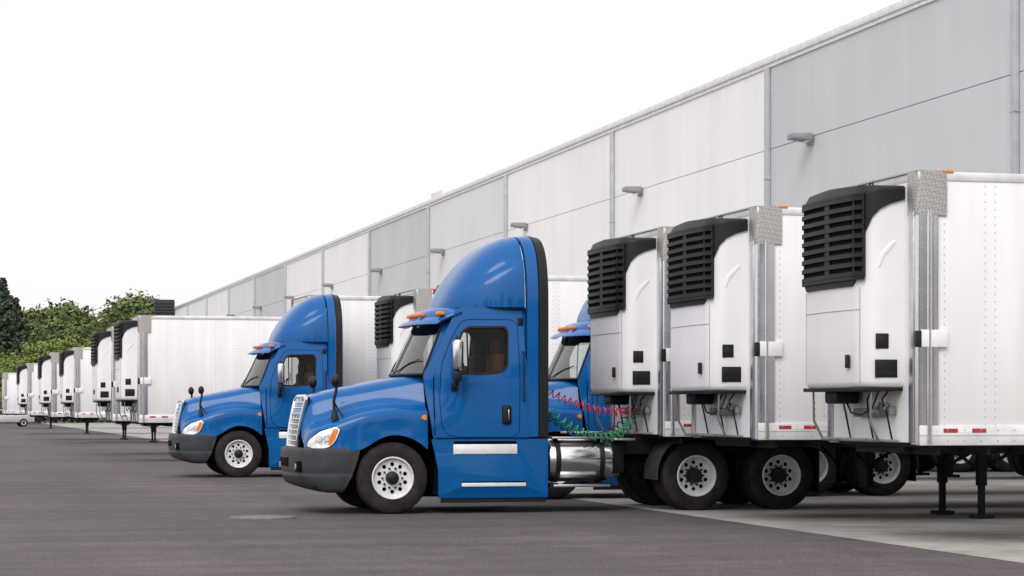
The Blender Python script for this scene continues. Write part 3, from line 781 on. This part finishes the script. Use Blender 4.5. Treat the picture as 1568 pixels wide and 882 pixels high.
        T.add('unit_frame', 'dgalv', [mir(tube([(-.02, -.9, 1.72), (-.42, -.9, 1.70), (-.42, -.88, 1.35), (-.30, -.86, 1.14), (-.02, -.86, 1.13)], .018)), tube([(-.30, -.86, 1.14), (-.30, .86, 1.14)], .022), box(-.12, -.01, -.5, .3, 1.40, 1.50, .02)])
        T.add('unit_hoses', 'black', [tube([(-.06, y, 1.74), (-.10-.1*abs(y), y+.05, 1.6), (-.12, y+.02, 1.45), (-.07, y+.05, 1.3), (-.04, y+.02, 1.12)], .013) for y in (-.75, -.2, .5)]+[tube([(-.2, -.7, 1.74), (-.26, -.6, 1.5), (-.28, -.3, 1.42), (-.28, 0, 1.45), (-.2, .4, 1.65)], .012), box(-.55, .02, -.95, .95, 1.69, 1.735, .01), box(-.4, -.05, .2, .6, 1.55, 1.72, .04)])
        for _, me in T.parts[n0:]: me.transform(Matrix.Diagonal((.86, .955, 1, 1)))
    T.add('gladhands', 'dgalv', [box(-.09, -.01, y-.05, y+.05, 1.42, 1.52, .02) for y in (-.70, -.50, -.35)]+[tube([(-.04, y, 1.5), (-.10, y, 1.56), (-.14, y, 1.48)], .016) for y in (-.70, -.5)])
    g = []
    zb = .35 if gear_up else .06
    for s in (-1, 1):
        g += [box(3.42, 3.54, s*.62-.06, s*.62+.06, .60 if gear_up else .45, 1.10, .01), box(3.44, 3.52, s*.62-.04, s*.62+.04, zb, .62, .005)]
        g.append(box(3.34, 3.62, s*.62-.11, s*.62+.11, zb-.05, zb, .01))
        g += [tube([(3.52, s*.62, .68), (4.3, s*.5, 1.08)], .025, 1), tube([(3.46, s*.62, .62), (3.0, s*.5, 1.08)], .02, 1)]
    g += [tube([(3.48, -.62, .62), (3.48, .62, 1.04)], .022, 1), tube([(3.48, .62, .62), (3.48, -.62, 1.04)], .022, 1), cyl((3.48, -.62, .92), (3.48, .62, .92), .02, 8), tube([(3.48, -.68, .9), (3.48, -1.1, .9), (3.48, -1.1, .72)], .012, 1)]
    T.add('landing_gear', 'frame', g)
    u = [box(.3+i*.6, .34+i*.6, -1.15, 1.15, .98, 1.08) for i in range(26)]
    u += [box(11.2, 15.9, s*.5-.05, s*.5+.05, .78, 1.05) for s in (-1, 1)]
    for x in (12.9, 14.2):
        u += [cyl((x, -.9, .51), (x, .9, .51), .07), box(x-.35, x+.35, -.55, -.42, .6, .8), box(x-.35, x+.35, .42, .55, .6, .8)]
    u += [box(15.9, 16.1, -1.1, 1.1, .5, .6), box(15.95, 16.05, -.6, -.5, .6, 1.1), box(15.95, 16.05, .5, .6, .6, 1.1), box(.2, 1.6, -.5, .5, 1.0, 1.08)]
    T.add('undercarriage', 'frame', u)
    T.add('mud_flap', 'black', [box(14.95, 14.97, s*.9-.3, s*.9+.3, .25, .95) for s in (-1, 1)])
    acc = {}
    for s in (-1, 1):
        for x in (12.9, 14.2):
            merge_w(acc, wheel_parts(x, s*1.27, s, rear=True)); merge_w(acc, wheel_parts(x, s*.94, s, rear=True))
    T.add('tyres', 'rubber', acc['tire']); T.add('rims', 'rim', acc['rim'], 30); T.add('hubs', 'black', acc['hub']); T.add('wheel_backing', 'void', acc['dark'])
    T.add('rear_door', 'whitep', [box(16.15, 16.19, -1.25, -.01, 1.2, 4.0, .005), box(16.15, 16.19, .01, 1.25, 1.2, 4.0, .005)])
    T.add('door_bars', 'alu', [cyl((16.21, y, 1.2), (16.21, y, 4.0), .018, 8) for y in (-.9, -.3, .3, .9)])
    return T

RE = build_trailer(True, False)
RU = build_trailer(True, True)
DR = build_trailer(False, False)
def nearY(y): return y+1.31
for tp, x, y in [(RE, 10.45, 23.2), (RE, 10.28, 27.8), (RU, 10.15, 31.3), (RU, 13.6, 35.9), (RE, 10.35, 43.3), (RU, 10.2, 48.9),
                 (RE, 5.55, 64.7), (RE, 5.5, 73.9), (RE, 5.8, 99.4), (RE, 5.3, 109), (RE, 5.2, 135)]:
    tp.place('refrigerated_trailer', (x, nearY(y), 0))
for x, y in [(8.35, 52.2), (4.9, 172.0), (9.8, 83.0)]:
    DR.place('box_trailer', (x, nearY(y), 0))

# ------------------------------------------------------------------ WAREHOUSE
def single(name, bms, m, ang=35, parent=None):
    if not isinstance(bms, list): bms = [bms]
    o = bpy.data.objects.new(name, tomesh(name, join(bms), m, ang)); scene.collection.objects.link(o)
    if parent: o.parent = parent
    return o
WH = bpy.data.objects.new('warehouse_building', None); scene.collection.objects.link(WH)
XW = 26.6; HW = 12.8
pipes = [70.75+17.75*k for k in range(-3, 11)]
yend = 263.0
single('core', [box(XW+.12, 95, 17.55, yend-.05, 0, HW-.2)], 'joint', parent=WH)
edges = [17.5]+[p for p in pipes if p < yend-2]+[yend]
cols = {}
seq = ['wallg', 'wallg', 'wallg', 'wallg', 'wallw', 'wallw', 'walll', 'wallg', 'wallw', 'wallw', 'wallg', 'walll', 'wallw', 'wallw', 'wallw', 'wallw']
for i in range(len(edges)-1):
    a, b = edges[i], edges[i+1]; mid = (a+b)/2; L = cols.setdefault(seq[i], [])
    g = .010
    for (p, q) in ((a, mid), (mid, b)):
        if q-p < .5: continue
        L.append(box(XW, XW+.15, p+g, q-g, 4.4, 10.0-g, .006, 1)); L.append(box(XW, XW+.15, p+g, q-g, 10.0+g, HW, .006, 1))
        L.append(box(XW, XW+.15, p+g, q-g, 0, 4.4, 0))
for k, l in cols.items(): single('wall_panels', l, k, parent=WH)
single('parapet_cap', [box(XW-.10, XW+.5, 17.4, yend+.1, HW+.002, HW+.24, .02), box(XW-.05, XW, 17.4, yend+.1, HW-.12, HW+.0, .0)], 'alupaint', parent=WH)
single('roof', [box(XW+.45, 95.2, 17.4, yend+.1, HW-.25, HW-.15)], 'galv', parent=WH)
dp = []
for p in pipes:
    dp += [box(XW-.15, XW-.01, p-.12, p+.12, 0.2, 12.66, .015)]
    dp += [box(XW-.16, XW, p-.15, p+.15, z, z+.05) for z in (3, 6, 9)]
single('downpipe', dp, 'galv', parent=WH)
lt, ltl = [], []
for p in pipes:
    y = p-3.7
    lt.append(box(XW-.10, XW, y-.2, y+.2, 9.72, 10.05, .02))
    wd = box(XW-.70, XW-.08, y-.32, y+.32, 9.84, 10.08, .03)
    for v in wd.verts:
        if v.co.x < XW-.4 and v.co.z < 9.95: v.co.z += .06
    lt.append(wd)
    ltl.append(box(XW-.3, XW-.12, y-.26, y+.26, 9.815, 9.838))
single('wall_light', lt, 'lamp', parent=WH); single('wall_light_lens', ltl, 'step', parent=WH)
dr, seal = [], []
y = 21.0
while y < 258:
    dr.append(box(XW-.03, XW-.005, y-1.3, y+1.3, 1.2, 4.1)); seal += [box(XW-.45, XW-.002, y-1.75, y-1.32, 1.1, 4.5, .04), box(XW-.45, XW-.002, y+1.32, y+1.75, 1.1, 4.5, .04), box(XW-.45, XW-.002, y-1.75, y+1.75, 4.15, 4.7, .04), box(XW-.2, XW-.001, y-1.2, y-.9, .8, 1.2, .02), box(XW-.2, XW-.001, y+.9, y+1.2, .8, 1.2, .02)]
    y += 4.1
single('dock_door', dr, 'whitep', parent=WH); single('dock_seal', seal, 'black', parent=WH)
single('parapet_step_box', [box(XW+.3, XW+2.2, 122, 125, HW+.24, HW+.7, .03)], 'alupaint', parent=WH)  # added roof box standing in for the small step in the parapet
fin = [box(24.3, 26.55, 262.6, 263.0, 9.5, 13.9)]
fin += [box(24.25, 26.6, 262.45, 262.6, 9.6+.35*i, 9.8+.35*i) for i in range(12)]
single('dark_screen_wall', fin, 'plastic', parent=WH)

# ------------------------------------------------------------------ GROUND
def sheet(name, x0, x1, y0, y1, z, m):
    bm = new(); vs = [bm.verts.new(p) for p in ((x0, y0, z), (x1, y0, z), (x1, y1, z), (x0, y1, z))]; bm.faces.new(vs)
    return single(name, bm, m)
sheet('ground', -1500, 1500, -300, 3500, 0, 'asphalt')
sheet('concrete_apron', 10.2, 26.7, -20, 262, .004, 'concrete')
M['iron'] = mat('cast_iron', (0.16, 0.15, 0.15), 0.65, 0.4, 0.35, 25, bump=0.6, bscale=30)
rg = [[Vector((r*math.cos(a), r*math.sin(a), z)) for a in [2*math.pi*i/32 for i in range(32)]] for r, z in ((.46, .002), (.45, .020), (.385, .020), (.38, .006), (.37, .006), (.365, .018), (.2, .018), (.01, .018))]
o = single('manhole_cover', loft(rg, closed=True), 'iron'); o.location = (4.35, 31.1, 0)

# ------------------------------------------------------------------ TREES
def leafmesh(blobs, n, size):
    bm = new()
    for _ in range(n):
        c, rad = random.choice(blobs)
        d = Vector((random.gauss(0, 1), random.gauss(0, 1), random.gauss(0, 1))).normalized()
        p = c+Vector((d.x*rad.x, d.y*rad.y, d.z*rad.z))*random.uniform(.45, 1.25)
        a = Vector((random.gauss(0, 1), random.gauss(0, 1), random.gauss(0, .6))).normalized()
        b = a.cross(d+Vector((.01, .2, .3))).normalized()
        s = size*random.uniform(.5, 1.3)
        vs = [bm.verts.new(p+a*s), bm.verts.new(p+b*s*.6), bm.verts.new(p-a*s*.8), bm.verts.new(p-b*s*.6)]
        bm.faces.new(vs)
    return bm
def decid(h, w, m, n=8500):
    T = Tpl()
    bl = []
    for i in range(38):
        z = h*random.uniform(.2, .93); f = math.sin(math.pi*min(1, (z/h-.1)/.9)**.8)
        a = random.uniform(0, 2*math.pi); r = w*.5*f*random.uniform(.2, .95)
        q = w*random.uniform(.09, .2)
        bl.append((Vector((r*math.cos(a), r*math.sin(a), z)), Vector((q, q, q*.75))))
    T.add('crown', m, leafmesh(bl, n, .28))
    tr = [cyl((0, 0, -.1), (.2, 0, h*.75), .28, 8, .06)]
    for c, q in bl[:14]: tr.append(cyl((.1, 0, c.z*.55), tuple(c), .09, 6, .02))
    T.add('trunk', 'bark', tr)
    return T
def conif(h, w, n=7000):
    T = Tpl(); bl = []
    for i in range(70):
        t = (i+.5)/70; z = h*(.08+.92*t); r = w*.5*(1-t)**.8*random.uniform(.75, 1.15); a = i*2.4
        q = max(.25, r*.45)
        bl.append((Vector((r*.65*math.cos(a), r*.65*math.sin(a), z)), Vector((q, q, q*.4+.2))))
    T.add('crown', 'needle', leafmesh(bl, n, .28))
    T.add('trunk', 'bark', [cyl((0, 0, -.1), (0, 0, h*.97), .3, 8, .03)])
    return T
trees = [decid(12, 9, 'leaf'), decid(12, 10, 'leaf'), decid(12, 9, 'leafy'), conif(16, 9.5)]
sa, ca = math.sin(math.atan(884/3500)), math.cos(math.atan(884/3500))
def uvpos(u, Z):
    Xc = (u-784)/3500*Z
    return Xc*ca+Z*sa, -Xc*sa+Z*ca
for k, u, v, Z, nm in [(3, 4, 428, 255, 'reflection_conifer_tree'), (3, 24, 458, 262, 'reflection_conifer_tree'), (3, -14, 438, 258, 'reflection_conifer_tree'), (0, 42, 474, 285, 'reflection_deciduous_tree'), (1, 62, 488, 275, 'reflection_deciduous_tree'),
                       (1, 100, 467, 262, 'reflection_deciduous_tree'), (0, 82, 492, 250, 'reflection_deciduous_tree'), (1, 125, 485, 270, 'reflection_deciduous_tree'), (0, 148, 492, 280, 'reflection_deciduous_tree'), (1, 165, 500, 290, 'reflection_deciduous_tree'),
                       (2, 10, 540, 225, 'shrub'), (2, 32, 550, 215, 'shrub'), (2, 60, 525, 230, 'shrub'), (2, 110, 515, 240, 'shrub'), (2, 85, 520, 235, 'shrub'), (2, 140, 520, 238, 'shrub'), (0, 192, 460, 300, 'reflection_deciduous_tree'), (1, 212, 455, 310, 'reflection_deciduous_tree'),
                       (0, 232, 458, 305, 'reflection_deciduous_tree'), (1, 250, 475, 315, 'reflection_deciduous_tree'), (0, -30, 470, 290, 'reflection_deciduous_tree'), (1, 20, 495, 290, 'reflection_deciduous_tree')]:
    x, y = uvpos(u, Z); h = 1.5+(625-v)*Z/3500
    base = 16 if k == 3 else 11.6
    trees[k].place(nm, (x, y, 0), random.uniform(0, 6), h/base)
# unseen tree row added behind the camera to darken reflections in paint and chrome
for i in range(15):
    k = (3, 0, 1)[i % 3]
    trees[k].place('reflection_conifer_tree' if k == 3 else 'reflection_deciduous_tree', (-90+i*10+random.uniform(-2, 2), -38+random.uniform(-4, 4), 0), random.uniform(0, 6), random.uniform(.9, 1.25))

bm = leafmesh([(Vector((-40+i*1.4, 240+random.uniform(-2, 2), 1.0+random.random()*1.3)), Vector((1.6, 1.6, 1.5))) for i in range(48)], 9000, .32)
single('hedge', bm, 'leaf')

# ------------------------------------------------------------------ distant car
def build_car():
    T = Tpl()
    prof = rnd([(-2.2, .35), (-2.25, .62), (-2.1, .78), (-1.2, .92), (-.6, 1.38), (.7, 1.42), (1.5, 1.0), (2.15, .95), (2.25, .6), (2.2, .35)], .15)
    b = plate2d(prof, (), .82, .05)
    for v in b.verts:
        if v.co.z > .95: v.co.y *= 1-.25*(v.co.z-.95)/.45
    T.add('body', 'carpaint', b)
    wn = plate2d(rnd([(-1.02, .95), (-.52, 1.33), (.62, 1.36), (1.25, 1.0)], .06), (), .01)
    for v in wn.verts: v.co.y = -.885+.22*(v.co.z-.93)/.45+v.co.y
    T.add('windows', 'black', mir(wn))
    acc = {}
    for s in (-1, 1):
        for x in (-1.35, 1.35): merge_w(acc, wheel_parts(x, s*.9, s, .33, .33, .22))
    T.add('tyres', 'rubber', acc['tire']); T.add('rims', 'rim', acc['rim']); T.add('hubs', 'black', acc['hub'])
    T.add('head_light', 'headlight', mir(box(-2.24, -2.1, -.75, -.45, .62, .74, .02)))
    return T
CAR = build_car()
x, y = uvpos(8, 185); CAR.place('parked_car', (x, y, 0), 0.1)

# ------------------------------------------------------------------ CAMERA, LIGHT, WORLD
cam = bpy.data.cameras.new('camera'); co = bpy.data.objects.new('camera', cam); scene.collection.objects.link(co)
co.location = (0, 0, 1.5); co.rotation_euler = (R(90), 0, -math.atan(884/3500))
cam.lens = 36*3500/1568; cam.sensor_width = 36; cam.shift_y = 184/1568; cam.clip_end = 6000; cam.clip_start = .1
if CLOSE:
    u0, v0, kz = CLOSE
    cam.lens *= kz; cam.shift_x = kz*(u0-784)/1568; cam.shift_y = kz*(625-v0)/1568
scene.camera = co

w = bpy.data.worlds.new('World'); scene.world = w; w.use_nodes = True
nt = w.node_tree; nt.nodes.clear()
N = nt.nodes.new; L = nt.links.new
sky = N('ShaderNodeTexSky'); sky.sky_type = 'NISHITA'; sky.sun_disc = False; sky.sun_elevation = R(45); sky.sun_rotation = R(210)
sky.dust_density = 5; sky.air_density = 1.5
hs = N('ShaderNodeHueSaturation'); hs.inputs['Saturation'].default_value = .12
L(sky.outputs[0], hs.inputs['Color'])
b1 = N('ShaderNodeBackground'); b1.inputs['Strength'].default_value = .05; L(hs.outputs[0], b1.inputs['Color'])
b2 = N('ShaderNodeBackground'); b2.inputs['Strength'].default_value = .95; b2.inputs['Color'].default_value = (1, .972, .985, 1)
ad = N('ShaderNodeAddShader'); L(b1.outputs[0], ad.inputs[0]); L(b2.outputs[0], ad.inputs[1])
out = N('ShaderNodeOutputWorld'); L(ad.outputs[0], out.inputs['Surface'])

sun = bpy.data.lights.new('sun', 'SUN'); sun.energy = 1.4; sun.angle = R(32); sun.color = (1, .97, .94)
so = bpy.data.objects.new('sun', sun); scene.collection.objects.link(so)
el = R(45); az = R(210)
d = Vector((math.sin(az)*math.cos(el), math.cos(az)*math.cos(el), math.sin(el)))
so.rotation_euler = d.to_track_quat('Z', 'Y').to_euler(); so.location = (0, 0, 60)

scene.view_settings.view_transform = 'Standard'; scene.view_settings.look = 'None'; scene.view_settings.exposure = 0
